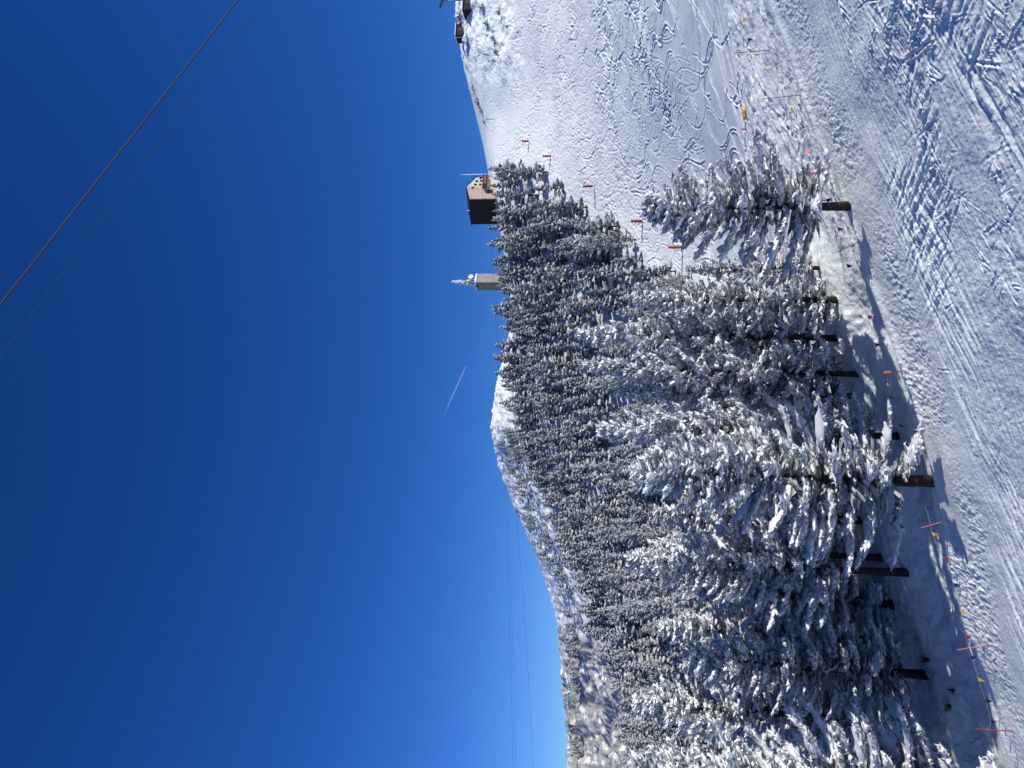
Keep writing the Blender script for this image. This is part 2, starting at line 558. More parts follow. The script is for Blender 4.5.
# ------------------------------------------------------------------ terrain sheet
def build_terrain():
    a = np.concatenate([np.linspace(-0.98, -0.64, 50, endpoint=False), np.linspace(-0.64, 0.64, 1240, endpoint=False), np.linspace(0.64, 0.98, 50)])
    s = np.concatenate([np.linspace(math.log(9), math.log(17), 60, endpoint=False), np.linspace(math.log(17), math.log(60), 800, endpoint=False),
                        np.linspace(math.log(60), math.log(270), 900, endpoint=False), np.linspace(math.log(270), math.log(1050), 330)])
    A, S = np.meshgrid(a, s, indexing='xy')
    Y = np.exp(S); X = A * Y
    Z = np.empty_like(X)
    for i in range(0, len(s), 100):
        Z[i:i + 100] = ground(X[i:i + 100], Y[i:i + 100])
    d = edge_d(X, Y)
    # near run
    rough = 0.45 + 0.55 * sstep(-6, -14, d) * sstep(-12, 4, X)
    nearw = sstep(64, 56, Y)
    patch = np.clip(0.5 + 0.9 * vnoise(X * 0.22, Y * 0.22, 90), 0, 1)
    wx = 0.03 * fbm(X * 3.1, Y * 3.1, 3, 101, 0.6); wy = 0.04 * fbm(X * 3.1, Y * 2.5, 3, 105, 0.6)
    brk = np.clip(0.8 + 0.5 * fbm(X * 1.9, Y * 1.6, 3, 108, 0.6), 0.1, 1.5) * np.clip(0.62 + 1.2 * fbm(X * 0.2 + Y * 0.1, Y * 0.3, 3, 119), 0.08, 1.4)
    Z += near.sample(X + wx, Y + wy) * np.where(d > 0, 1.0, brk) * (0.35 + 0.75 * rough) * np.maximum(sstep(1.0, -0.4, d), sstep(6, 10, X))
    Z += nearw * sstep(1, -1, d) * (0.10 * fbm(X * 0.25, Y * 0.25, 3, 11) + rough * patch * 0.018 * fbm(X * 1.7, Y * 1.5, 5, 12, 0.65))
    gran = sstep(-5.5, -3.5, d) * sstep(0.2, -0.3, d)
    Z += gran * (0.5 + 0.5 * vnoise(X * 0.3, Y * 0.5, 15)) * 0.045 * fbm(X * 5.5, Y * 3.6, 3, 13, 0.7)
    Z += sstep(-3, -8, d) * nearw * 0.010 * fbm(X * 5.0, Y * 4.0, 2, 17)
    # combed streaks along the run and slantwise scrapes across it
    deep = sstep(-4, -7, d) * nearw
    Z += deep * 0.035 * np.clip(np.abs(fbm(X * 0.10, d * 3.0, 4, 121, 0.62)) - 0.12, -0.12, 0.7)
    ca, sa = math.cos(math.pi + 0.33), math.sin(math.pi + 0.33)
    pa_ = X * ca + Y * sa; qa_ = -X * sa + Y * ca
    m2 = np.clip(-0.25 + 1.6 * fbm(X * 0.12 + 5, Y * 0.16, 2, 131), 0, 1.2)
    Z += deep * m2 * 0.085 * (0.4 - np.abs(fbm(pa_ * 0.16, qa_ * 2.3, 4, 127, 0.62)))
    ca, sa = math.cos(-1.1), math.sin(-1.1)
    pa_ = X * ca + Y * sa; qa_ = -X * sa + Y * ca
    m3 = np.clip(-0.35 + 1.6 * fbm(X * 0.15 - 3, Y * 0.2, 2, 137), 0, 1.2) * sstep(-10, 6, X)
    Z += deep * m3 * 0.10 * (0.35 - np.abs(fbm(pa_ * 0.25, qa_ * 2.3, 4, 133, 0.62)))
    corr = sstep(-5, -6.5, d) * sstep(-12, -9.5, d)
    Z += corr * 0.007 * np.sin(d * 14 + 3 * vnoise(X * 0.1, Y * 0.1, 8))
    Z += nearw * sstep(0, 4, d) * (1 - 0.8 * sstep(5, 10, X)) * (0.20 * fbm(X * 0.45, Y * 0.4, 4, 19, 0.55) + 0.03 * fbm(X * 2.0, Y * 1.4, 3, 20, 0.6))
    # furrowed snow heaps at the right end of the road
    rf_ = sstep(6, 12, X) * sstep(-1.0, 1.5, d) * sstep(66, 60, Y)
    Z += rf_ * (0.30 * (0.4 - np.abs(fbm(X * 0.08 - Y * 0.04, Y * 0.8 + X * 0.08, 5, 43, 0.6))) + 0.05 * fbm(X * 1.2, Y * 3.4, 3, 47, 0.65))
    # far slopes
    fw_ = sstep(58, 64, Y)
    Z += fw_ * far.sample(X + 0.07 * fbm(X * 0.8, Y * 0.8, 2, 111), Y + 0.09 * fbm(X * 0.8, Y * 0.8, 2, 114)) * np.clip(0.95 + 0.5 * vnoise(X * 0.15, Y * 0.15, 117), 0.3, 1.5)
    Z += fw_ * 0.012 * fbm(X * 0.5, Y * 0.4, 3, 23, 0.6) * sstep(300, 200, Y)
    Z += fw_ * 0.35 * fbm(X * 0.05, Y * 0.05, 3, 25)
    px, py = project(np.stack([X.ravel(), Y.ravel(), Z.ravel()], 1))
    px = px.reshape(X.shape); py = py.reshape(X.shape)
    # summit and left crag: rougher, rock showing
    hi = sstep(260, 320, Y)
    crag = sstep(610, 650, py) * sstep(250, 290, Y) * sstep(690, 640, px)
    summit = hi * sstep(350, 380, py) * (1 - crag)
    rid = 1 - np.abs(fbm(X * 0.035 + Z * 0.02, Y * 0.02 + Z * 0.05, 5, 31, 0.55))
    Z += crag * (rid - 0.5) * 6.0 + summit * (0.7 * fbm(X * 0.09, Y * 0.09, 3, 37) + 0.5 * fbm(X * 0.35, Y * 0.3, 3, 38, 0.6))
    ridge_r = sstep(215, 232, Y) * sstep(70, 60, py) * sstep(130, 170, X * 0 + 300 - Y)
    # wind-scoured hummocks below the upper huts
    Z += sstep(205, 225, Y) * sstep(110, 40, py) * (0.7 * fbm(X * 0.22, Y * 0.3, 4, 41))
    rock = crag * 0.585 + summit * 0.43 + sstep(205, 230, Y) * sstep(110, 40, py) * 0.22
    V = np.stack([X.ravel(), Y.ravel(), Z.ravel()], 1)
    nr, nc = X.shape
    idx = np.arange(nr * nc).reshape(nr, nc)
    q = np.stack([idx[:-1, :-1], idx[:-1, 1:], idx[1:, 1:], idx[1:, :-1]], -1).reshape(-1, 4)
    me = mesh_np('snowy_ground', V, q, mats=[M['snow']], smooth=True)
    at_ = me.attributes.new('rock', 'FLOAT', 'POINT')
    at_.data.foreach_set('value', rock.ravel().astype(np.float32))
    o = link('snowy_ground', me)
    tag(o, kind='structure')
    return o


build_terrain()
pl = MB()
pl.add([(-30000, -30000, -130), (30000, -30000, -130), (30000, 30000, -130), (-30000, 30000, -130)], [(0, 1, 2, 3)])
tag(pl.build('valley_ground', M['snow']), kind='structure')


# ------------------------------------------------------------------ pines under snow
def unit(v):
    return v / np.maximum(np.linalg.norm(v, axis=-1, keepdims=True), 1e-9)


def tufts(base, dirv, length, rad, rg, sides=6, rings=(0.06, 0.34, 0.66, 0.9), prof=(0.55, 1.0, 0.85, 0.45), jit=0.38, flip=0.12, flat=0.8, side=0.55, hold=None):
    """elongated ragged lumps along twigs: returns verts, quads, tris, and per-face snow flags"""
    n = len(base); k = len(rings)
    d = unit(dirv)
    wv = np.cross(d, np.array([0, 0, 1.0])); wv = unit(wv + 1e-4)
    nv = np.cross(wv, d)
    th = np.arange(sides) * 2 * np.pi / sides
    jr = 1 + rg.uniform(-jit, jit, (n, k, sides))
    ja = rg.uniform(-0.09, 0.09, (n, k, sides))
    tt = np.array(rings)[None, :, None] + ja
    rr = rad[:, None, None] * np.array(prof)[None, :, None] * jr
    v = (base[:, None, None] + d[:, None, None] * (length[:, None, None] * tt)[..., None]
         + wv[:, None, None] * (rr * np.cos(th))[..., None] + nv[:, None, None] * (rr * np.sin(th) * flat)[..., None])
    v = v.reshape(n, k * sides, 3)
    tip = base + d * (length * 1.08)[:, None]; root = base - d * (length * 0.03)[:, None]
    v = np.concatenate([v, tip[:, None], root[:, None]], 1)
    nv_ = k * sides + 2
    q = []; qa = []
    for i in range(k - 1):
        for j in range(sides):
            q.append((i * sides + j, i * sides + (j + 1) % sides, (i + 1) * sides + (j + 1) % sides, (i + 1) * sides + j)); qa.append(j)
    t = []; ta = []
    for j in range(sides):
        t.append(((k - 1) * sides + j, (k - 1) * sides + (j + 1) % sides, k * sides)); ta.append(j)
        t.append(((j + 1) % sides, j, k * sides + 1)); ta.append(j)
    off = (np.arange(n) * nv_)[:, None, None]
    Q = (np.array(q)[None] + off).reshape(-1, 4); T = (np.array(t)[None] + off).reshape(-1, 3)
    sn = np.sin((np.arange(sides) + 0.5) * 2 * np.pi / sides)
    up = np.where(sn > 0.1, 1 - flip, np.where(sn > -0.7, side, flip * 0.6))     # chance that a facet holds snow; barer undersides also paint in shade
    hd = np.ones((n, 1)) if hold is None else hold[:, None]
    qs = rg.random((n, len(q))) < up[np.array(qa)] * hd
    ts = rg.random((n, len(t))) < up[np.array(ta)] * hd
    return v.reshape(-1, 3), Q, T, qs.ravel(), ts.ravel()


def plumes(pts, rad, rg, sides=8, jit=0.42, flat=0.6, prof=(0.15, 0.5, 0.9, 1.0, 0.95, 0.7, 0.3)):
    """soft joined pads of snow lying along boughs; pts (n,k,3)"""
    n, k, _ = pts.shape
    d = unit(np.gradient(pts, axis=1))
    wv = unit(np.cross(d, np.array([0, 0, 1.0])) + 1e-4)
    nv = np.cross(wv, d)
    th = np.arange(sides) * 2 * np.pi / sides
    r = rad[:, None, None] * np.array(prof)[None, :, None] * (1 + rg.uniform(-jit, jit, (n, k, sides))) * (1 + rg.uniform(-0.5, 0.45, (n, k, 1)))
    v = pts[:, :, None] + wv[:, :, None] * (r * np.cos(th))[..., None] + nv[:, :, None] * (r * (np.sin(th) * flat + 0.25))[..., None]
    q = []; qa = []
    for i in range(k - 1):
        for j in range(sides):
            q.append((i * sides + j, i * sides + (j + 1) % sides, (i + 1) * sides + (j + 1) % sides, (i + 1) * sides + j)); qa.append(j)
    off = (np.arange(n) * k * sides)[:, None, None]
    Q = (np.array(q)[None] + off).reshape(-1, 4)
    sn = np.sin((np.arange(sides) + 0.5) * 2 * np.pi / sides)
    up = np.where(sn > -0.3, 0.97, 0.45)
    qs = (rg.random((n, len(q))) < up[np.array(qa)]).ravel()
    return v.reshape(-1, 3), Q, qs


def spikes(base, dirv, length, rg, per, sz, wd):
    n = len(base)
    d = unit(dirv)
    t = rg.uniform(0.05, 1.0, (n, per))
    p = base[:, None] + d[:, None] * (length[:, None] * t)[..., None]
    r = rg.normal(0, 1, (n, per, 3)); r[..., 2] -= 0.35
    dv = unit(d[:, None] * 0.55 + unit(r))
    L = rg.uniform(0.6, 1.2, (n, per, 1)) * sz
    sd = unit(np.cross(dv, rg.normal(0, 1, (n, per, 3)))) * wd
    v = np.stack([p - sd, p + sd, p + dv * L], 2).reshape(-1, 3)
    T = np.arange(n * per * 3).reshape(-1, 3)
    return v, T


def crown_profile(t, kind):
    """radius factor for t = 0 (crown base) .. 1 (top)"""
    if kind == 'cone':
        return (1 - t) ** 0.8 * (0.55 + 0.45 * np.minimum(1, t / 0.12)) + 0.06
    if kind == 'round':
        return np.sqrt(np.clip(1 - (1.75 * t - 0.55) ** 2 / 1.45, 0.004, 1)) * (1 - 0.5 * t)
    return np.clip(1.15 * (1 - t) ** 0.8, 0, 0.95) * (0.7 + 0.3 * np.minimum(1, t / 0.2)) + 0.05     # 'pine'


def pine(seed, H=14.0, base=0.22, Rc=2.8, nb=150, spacing=0.24, tl=(0.40, 0.75), tr=(0.10, 0.17), kind='pine', per=8, lean=0.3, bald=0.0, e0=(-14, 12), curl=38):
    """returns arrays for trunk (with limbs) and for the twigs of one tree"""
    rg = np.random.default_rng(seed)
    tb = MB()
    r0 = 0.0085 * H + 0.06
    npt = 7
    lx, ly = rg.normal(0, lean * 0.35, 2)
    sp = [Vector((lx * (i / (npt - 1)) ** 2 + rg.normal(0, 0.03), ly * (i / (npt - 1)) ** 2 + rg.normal(0, 0.03), -0.6 + (H * 0.97 + 0.6) * i / (npt - 1))) for i in range(npt)]
    tb.tube(sp, [r0 * (1.15 if i == 0 else 1) * (1 - 0.9 * i / (npt - 1)) + 0.015 for i in range(npt)], 8)

    def axis(z):
        f = np.clip((z + 0.6) / (H * 0.97 + 0.6), 0, 1) * (npt - 1)
        i = min(int(f), npt - 2)
        return sp[i].lerp(sp[i + 1], f - i)
    B = []; Dv = []; L = []; Rd = []; Sn = []; PL = []; PR = []
    ga = 2.39996
    gap = rg.uniform(0, 6.28)
    for b in range(nb):
        t = (b + rg.random()) / nb
        t = t ** 0.92
        z = H * (base + (0.985 - base) * t)
        ph = b * ga + rg.normal(0, 0.75)
        pr = float(crown_profile(np.array(t), kind))
        le = Rc * pr * rg.uniform(0.62, 1.18)
        if bald and math.cos(ph - gap) > 0.3 and rg.random() < bald * (1 - t):
            continue
        el = R(rg.uniform(*e0) + 24 * t - 16 * (1 - t) ** 3)
        st = 6
        p = np.array(axis(z)); pts = [p]
        for i in range(st):
            e = el + R(curl) * (i / st) ** 1.3 - R(10) * math.sin(math.pi * i / st)
            az = ph + 0.1 * math.sin(i + b)
            p = p + np.array((math.cos(e) * math.cos(az), math.cos(e) * math.sin(az), math.sin(e))) * le / st
            pts.append(p)
        pts = np.array(pts)
        if le > 0.35:
            uu = np.linspace(0.30, 1.0, 7) * st
            ii = np.minimum(uu.astype(int), st - 1)
            PL.append(pts[ii] + (pts[ii + 1] - pts[ii]) * (uu - ii)[:, None]); PR.append(min(0.85, 0.5 + 0.12 * le) * rg.uniform(0.55, 1.3))
        if le > 0.5:
            tb.tube(pts[:5:2], [0.012 * le + 0.012, 0.008 * le + 0.008, 0.006], 4)
        nt_ = max(2, int(le * 0.86 / spacing))
        for q in range(nt_):
            u = 0.14 + 0.86 * ((q + rg.uniform(0.1, 0.9)) / nt_) ** 0.8
            f = min(u * st, st - 1e-3); i = int(f)
            c = pts[i] + (pts[i + 1] - pts[i]) * (f - i)
            dd = unit(pts[i + 1] - pts[i])
            sd = (1 if q % 2 else -1)
            lat = unit(np.cross(dd, (0, 0, 1.0)))
            an = R(rg.uniform(25, 70)) * sd
            dr = dd * math.cos(an) + lat * math.sin(an) + np.array((0, 0, rg.uniform(-0.12, 0.75)))
            B.append(c); Dv.append(dr); L.append(rg.uniform(*tl) * (1.1 - 0.35 * u)); Rd.append(rg.uniform(*tr)); Sn.append(min(1.0, max(0.30, (u - 0.10) / 0.4)) * (0.75 + 0.25 * rg.random()))  # less snow inward, also painting shade into the crown's middle
        B.append(pts[-2]); Dv.append(pts[-1] - pts[-2] + np.array((0, 0, 0.05))); L.append(max(0.3, le / st * 1.6)); Rd.append(rg.uniform(*tr)); Sn.append(1.0)
    nin = int(nb * 1.1)                                   # short needled shoots close to the stem, kept snow-poor to paint inner shade
    for q in range(nin):
        t = (q + rg.random()) / nin
        ph = rg.uniform(0, 6.28)
        B.append(np.array(axis(H * (base + 0.02 + (0.94 - base) * t)))); Dv.append(np.array((math.cos(ph), math.sin(ph), rg.uniform(-0.5, 0.5))))
        L.append((0.35 + 0.32 * Rc * (1 - t)) * rg.uniform(0.7, 1.2)); Rd.append(rg.uniform(*tr) * 1.25); Sn.append(0.22 + 0.5 * t)
    for q in range(12):                                   # the leader
        B.append(np.array(axis(H * (0.74 + 0.02 * q)))); Dv.append(np.array((rg.normal(0, .35), rg.normal(0, .35), 1.0))); L.append(H * 0.036 + 0.1); Rd.append(tr[0] * 1.15); Sn.append(1.0)
    return tb, np.array(B), np.array(Dv), np.array(L), np.array(Rd), np.array(Sn), np.array(PL), np.array(PR), rg


def big_pine_meshes(seed, snow_flip=0.12, per=8, pad=0.24, snowmat='treesnow', side=0.55, **kw):
    tb, B, Dv, L, Rd, Sn, PL, PR, rg = pine(seed, per=per, **kw)
    v, Q, T, qs, ts = tufts(B, Dv, L, Rd, rg, flip=snow_flip, hold=Sn, side=side)
    pv, pQ, ps = plumes(PL, PR * pad, rg)
    Q = np.concatenate([Q, pQ + len(v)]); qs = np.concatenate([qs, ps]); v = np.concatenate([v, pv])
    snow = mesh_np('snow_load', v, Q[qs], T[ts], [M[snowmat]], smooth=True)
    sv, sT = spikes(B, Dv, L * 0.98, rg, per, 0.21, 0.026)
    nq = len(v)
    und = ~qs; unt = ~ts
    Tn = np.concatenate([T[unt], sT + nq])
    tm = np.concatenate([np.zeros(unt.sum(), int), (rg.random(len(sT)) < 0.85).astype(int)])
    crown = mesh_np('crown', np.concatenate([v, sv]), Q[und], Tn, [M['needles'], M['frost']], np.zeros(und.sum(), int), tm)
    me = bpy.data.meshes.new('trunk')
    me.from_pydata(tb.v, [], tb.f); me.materials.append(M['bark'])
    me.polygons.foreach_set('use_smooth', [True] * len(tb.f)); me.update()
    return me, crown, snow


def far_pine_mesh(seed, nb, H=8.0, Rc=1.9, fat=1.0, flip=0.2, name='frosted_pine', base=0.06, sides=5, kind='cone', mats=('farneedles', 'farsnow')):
    """one small tree in a single mesh: trunk and ragged boughs"""
    rg = np.random.default_rng(seed)
    t = (np.arange(nb) + rg.random(nb)) / nb
    t = t ** 0.85
    z = H * (base + (0.97 - base) * t)
    ph = np.arange(nb) * 2.39996 + rg.normal(0, 0.4, nb)
    le = Rc * crown_profile(t, kind) * rg.uniform(0.65, 1.2, nb)
    el = R(1) * (rg.uniform(-22, 10, nb) + 40 * t)
    d = np.stack([np.cos(el) * np.cos(ph), np.cos(el) * np.sin(ph), np.sin(el)], 1)
    Bp = np.stack([np.zeros(nb), np.zeros(nb), z], 1) + d * (le * 0.12)[:, None]
    rad = (0.16 + 0.17 * le) * fat * rg.uniform(0.75, 1.25, nb)
    Bp = np.concatenate([Bp, [[0, 0, H * 0.9]]]); d = np.concatenate([d, [[0.05, 0.02, 1.0]]]); le = np.concatenate([le, [H * 0.11]]); rad = np.concatenate([rad, [0.14 * fat]])
    v, Q, T, qs, ts = tufts(Bp, d, le, rad, rg, sides=sides, rings=(0.1, 0.5, 0.85), prof=(0.7, 1.0, 0.55), jit=0.45, flip=flip, flat=0.75, side=0.45)
    n0 = len(v)
    a = np.arange(5) * 2 * np.pi / 5
    tv = np.concatenate([np.stack([0.13 * np.cos(a), 0.13 * np.sin(a), a * 0 - 0.5], 1), np.stack([0.03 * np.cos(a), 0.03 * np.sin(a), a * 0 + H * 0.9], 1)])
    tq = np.array([(n0 + i, n0 + (i + 1) % 5, n0 + 5 + (i + 1) % 5, n0 + 5 + i) for i in range(5)])
    return (np.concatenate([v, tv]), np.concatenate([Q, tq]), T, np.concatenate([qs.astype(int), np.full(5, 2)]), ts.astype(int), [M[mats[0]], M[mats[1]], M['bark']])


TW = dict(spacing=0.13, tl=(0.30, 0.66), tr=(0.09, 0.17), per=9, pad=0.28, snow_flip=0.03, side=0.72, e0=(-4, 24), curl=42)
NEARV = [
    big_pine_meshes(101, H=12, base=0.13, Rc=3.1, nb=122, kind='pine', **TW),
    big_pine_meshes(102, H=15, base=0.05, Rc=2.7, nb=130, kind='pine', **TW),
    big_pine_meshes(103, H=17, base=0.08, Rc=3.4, nb=138, kind='round', **TW),
    big_pine_meshes(104, H=16, base=0.04, Rc=2.5, nb=134, kind='pine', **TW),
    big_pine_meshes(105, H=18, base=0.11, Rc=3.6, nb=146, kind='round', **TW),
    big_pine_meshes(106, H=17, base=0.24, Rc=3.2, nb=112, kind='round', **TW),
]
NEARH = [12, 15, 17, 16, 18, 17]
NEARR = [3.1, 2.7, 3.4, 2.5, 3.6, 3.2]
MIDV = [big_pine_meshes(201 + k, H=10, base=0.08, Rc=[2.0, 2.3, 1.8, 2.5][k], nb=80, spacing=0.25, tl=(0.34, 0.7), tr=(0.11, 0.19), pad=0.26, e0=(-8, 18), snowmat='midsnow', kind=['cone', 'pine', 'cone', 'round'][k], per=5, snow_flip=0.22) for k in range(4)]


def plant(meshes, H0, R0, p, H, Rr, rz, label, group, name='snowy_pine'):
    t = thing(name, label, 'pine tree', p, rz, group)
    t.scale = (Rr / R0, Rr / R0, H / H0)
    for nm, me in zip(('trunk', 'crown', 'snow_load'), meshes):
        link(nm, me, t)
    return t


# near trees: base pixel, top pixel (x), half width in pixels, variant, label
GN = 'tall snow-laden pines beside the road'
NEAR = [
    (848, 206, 650, 66, 0, 'broad snow-laden pine standing alone on the right side of the road'),
    (838, 300, 640, 34, 3, 'snowy pine with a dense crown at the right end of the roadside row'),
    (836, 338, 586, 38, 1, 'tall slim snowy pine behind the right end of the roadside row'),
    (856, 374, 592, 34, 1, 'slim pine with bright snow-tipped boughs, on a straight dark trunk above the snow bank'),
    (853, 396, 622, 30, 3, 'narrow snowy pine squeezed between two taller ones above the snow bank'),
    (895, 436, 606, 44, 2, 'tall snowy pine whose thick dark trunk meets the far edge of the road'),
    (932, 482, 640, 76, 4, 'largest bright white pine with a sunlit brown trunk at the road edge'),
    (882, 558, 660, 46, 5, 'snowy pine with a shaded black trunk, first of the pair in the gap'),
    (906, 572, 636, 50, 5, 'snowy pine with a shaded leaning black trunk, second of the pair in the gap'),
    (893, 604, 700, 52, 1, 'dark shaded pine with sparse snow behind the pair of black trunks'),
    (926, 676, 690, 58, 2, 'shaded blue-grey pine with a thick dark trunk near the lower left of the road'),
    (1012, 800, 640, 74, 4, 'bright snowy pine at the far left of the road, cut by the photo edge'),
    (968, 792, 720, 56, 2, 'low bright pine reaching over the road at the far left edge'),
    (860, 520, 660, 44, 3, 'snowy pine half hidden behind the largest white pine'),
    (870, 640, 665, 46, 1, 'frosted pine half hidden in the shaded thicket'),
    (880, 720, 640, 50, 2, 'snowy pine filling the thicket behind the leftmost pine'),
    (820, 268, 690, 20, 3, 'small frosted pine at the very end of the roadside row beside the piste'),
]
near_xy = []
for i, (xb, yb, xt, hw, vi, lab) in enumerate(NEAR):
    p = at(xb, yb)
    H = (ray(xt, yb).z * p.y - p.z) * 1.04
    Rr = hw * p.y / F * 1.18
    near_xy.append((p.x, p.y))
    plant(NEARV[vi], NEARH[vi], NEARR[vi], p, H, Rr, [0.4, 2.1, 3.6, 5.0, 1.2, 2.9][i % 6], lab, GN)

# forest on the hillside
FOREST = [(505, 150), (512, 235), (518, 300), (520, 345), (514, 372), (514, 398), (513, 440), (536, 472), (562, 520), (588, 570), (600, 610), (612, 640), (640, 690), (650, 768), (660, 860), (900, 860),
          (860, 700), (845, 420), (818, 330), (735, 292), (690, 284), (660, 256), (628, 232), (600, 212), (575, 196), (545, 168), (520, 142)]


def inside(px, py, poly):
    c = np.zeros(len(px), bool)
    j = len(poly) - 1
    for i in range(len(poly)):
        xi, yi = poly[i]; xj, yj = poly[j]
        c ^= ((yi > py) != (yj > py)) & (px < (xj - xi) * (py - yi) / (yj - yi + 1e-9) + xi)
        j = i
    return c


def cells(x0, x1, y0, y1, s, rg):
    gx, gy = np.meshgrid(np.arange(x0, x1, s), np.arange(y0, y1, s))
    return gx.ravel() + rg.uniform(-0.42, 0.42, gx.size) * s, gy.ravel() + rg.uniform(-0.42, 0.42, gx.size) * s


fr = np.random.default_rng(55)
fx, fy = [], []
for (y0, y1, s) in ((62, 120, 5.5), (120, 230, 5.3), (230, 420, 5.0)):
    a, b = cells(-0.62 * y1, 0.3 * y1, y0, y1, s, fr)
    fx.append(a); fy.append(b)
fx = np.concatenate(fx); fy = np.concatenate(fy)
fz = ground(fx, fy)
ix, iy = project(np.stack([fx, fy, fz], 1))
ok = inside(ix, iy, FOREST) & (iy < 800)
dens = 0.5 + 0.9 * vnoise(fx * 0.045, fy * 0.045, 3)
ok &= fr.random(len(fx)) < np.clip(0.62 + 0.5 * dens, 0.2, 0.97)
# thin belt along the left shoulder of the summit and on the crag top
sx, sy = [], []
for k in range(150):
    u = fr.random()
    if k < 70:
        q = at(505 + 60 * u + fr.uniform(-4, 10), 440 + 155 * u, 230)
    else:
        q = at(574 + fr.uniform(-3, 6) + 3 * u, 612 + 156 * u, 300)
    sx.append(q.x); sy.append(q.y)
fx = np.concatenate([fx[ok], sx]); fy = np.concatenate([fy[ok], sy])
fz = ground(fx, fy)
small = np.concatenate([np.zeros(ok.sum(), bool), np.ones(len(sx), bool)])
# keep only those whose top could be seen over the ground in front
vis = np.ones(len(fx), bool)
for i in range(len(fx)):
    Ys = np.exp(np.linspace(math.log(60), math.log(fy[i] * 0.97), 60)) if fy[i] > 66 else np.array([60.0])
    t_top = (fz[i] + 9) / fy[i]
    vis[i] = np.all(ground(fx[i] / fy[i] * Ys, Ys) / Ys <= t_top + 0.004)
fx, fy, fz, small = fx[vis], fy[vis], fz[vis], small[vis]
hh = fr.uniform(5.5, 12.0, len(fx)) * np.where(fy > 290, 0.62, 1.0) * (0.85 + 0.15 * np.clip(vnoise(fx * 0.02, fy * 0.02, 6), -1, 1))
hh = np.where(fy < 110, hh * 1.12, hh)
hh = np.where(small, fr.uniform(2.2, 5.0, len(fx)), hh)
hh = hh * 1.15
FX = [at(x, y, 100) for x, y in ((510, 268), (511, 274), (512, 280), (511, 286), (513, 292), (512, 262), (507, 168), (510, 178), (511, 186), (509, 194), (508, 203), (510, 211), (508, 219), (512, 226))]
fx = np.concatenate([fx, [q.x for q in FX]]); fy = np.concatenate([fy, [q.y for q in FX]]); fz = np.concatenate([fz, [q.z for q in FX]])
hh = np.concatenate([hh, [(16 + 2 * math.sin(3 * k)) * q.y / F for k, q in enumerate(FX)]])
tpx, tpy = project(np.stack([fx, fy, fz + hh * 1.02], 1))
bpx, bpy_ = project(np.stack([fx, fy, fz], 1))
clear = ((tpy > 171) & (tpy < 226) & (tpx < 489) & (fy > 120)) | ((tpy > 264) & (tpy < 291) & (tpx < 492) & (fy > 120))
fx, fy, fz, hh = fx[~clear], fy[~clear], fz[~clear], hh[~clear]
order = np.argsort(-hh / fy)
NIND = 300 - len(NEAR)
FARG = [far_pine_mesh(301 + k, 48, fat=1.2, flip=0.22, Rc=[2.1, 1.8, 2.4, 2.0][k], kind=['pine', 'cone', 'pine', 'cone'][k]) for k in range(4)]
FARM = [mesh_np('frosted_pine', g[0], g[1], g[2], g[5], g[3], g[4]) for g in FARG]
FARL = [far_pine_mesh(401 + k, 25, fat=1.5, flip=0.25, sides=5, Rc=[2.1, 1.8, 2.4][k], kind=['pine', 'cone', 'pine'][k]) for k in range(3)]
GF = 'frosted pines of the hillside forest'
for r, i in enumerate(order[:NIND]):
    p = (fx[i], fy[i], fz[i])
    rz = fr.uniform(0, 6.28)
    if hh[i] * F / fy[i] > 52:
        k = int(fr.integers(4))
        plant(MIDV[k], 10, [2.0, 2.3, 1.8, 2.5][k], p, hh[i] * 1.05, [2.0, 2.3, 1.8, 2.5][k] * hh[i] / 9.5, rz, 'frosted pine in the forest right behind the roadside pines', 'frosted pines at the foot of the forest', 'frosted_pine')
    else:
        o = link('frosted_pine', FARM[int(fr.integers(4))])
        o.location = p; o.rotation_euler.z = rz
        s = hh[i] / 8.0
        o.scale = (s * fr.uniform(0.95, 1.4), s * fr.uniform(0.95, 1.4), s)
        tag(o, 'small frosted pine packed among others on the hillside', 'pine tree', GF)
# the rest: one mass of distant trees
VV, QQ, TT, QM, TM = [], [], [], [], []
off = 0
for i in order[NIND:]:
    v, q, t, qm, tm, ms = FARL[int(fr.integers(3))]
    c, s_ = math.cos(fr.uniform(0, 6.28)), 0
    an = fr.uniform(0, 6.28); s = hh[i] / 8.0
    w_ = s * fr.uniform(0.95, 1.4)
    x = v[:, 0] * math.cos(an) - v[:, 1] * math.sin(an); y = v[:, 0] * math.sin(an) + v[:, 1] * math.cos(an)
    VV.append(np.stack([x * w_ + fx[i], y * w_ + fy[i], v[:, 2] * s + fz[i]], 1)); QQ.append(q + off); TT.append(t + off); QM.append(qm); TM.append(tm)
    off += len(v)
print('forest', len(fx), 'mass', len(VV))
o = link('distant_forest', mesh_np('distant_forest', np.concatenate(VV), np.concatenate(QQ), np.concatenate(TT), FARL[0][5], np.concatenate(QM), np.concatenate(TM)))
tag(o, 'mass of small frosted pines covering the upper hillside and summit', 'forest', kind='stuff')


# ------------------------------------------------------------------ huts, tower and masts on the skyline
def face_quad(mb, p0, ux, uz, w0, w1, h0, h1, out, th, mi=0):
    """a thin slab standing proud of a wall; p0 wall corner, ux along, out outward"""
    a = [p0 + ux * w0 + uz * h0, p0 + ux * w1 + uz * h0, p0 + ux * w1 + uz * h1, p0 + ux * w0 + uz * h1]
    vs = [q - out * 0.05 for q in a] + [q + out * th for q in a]
    mb.add(vs, [(0, 1, 2, 3), (7, 6, 5, 4), (0, 4, 5, 1), (1, 5, 6, 2), (2, 6, 7, 3), (3, 7, 4, 0)], mi)


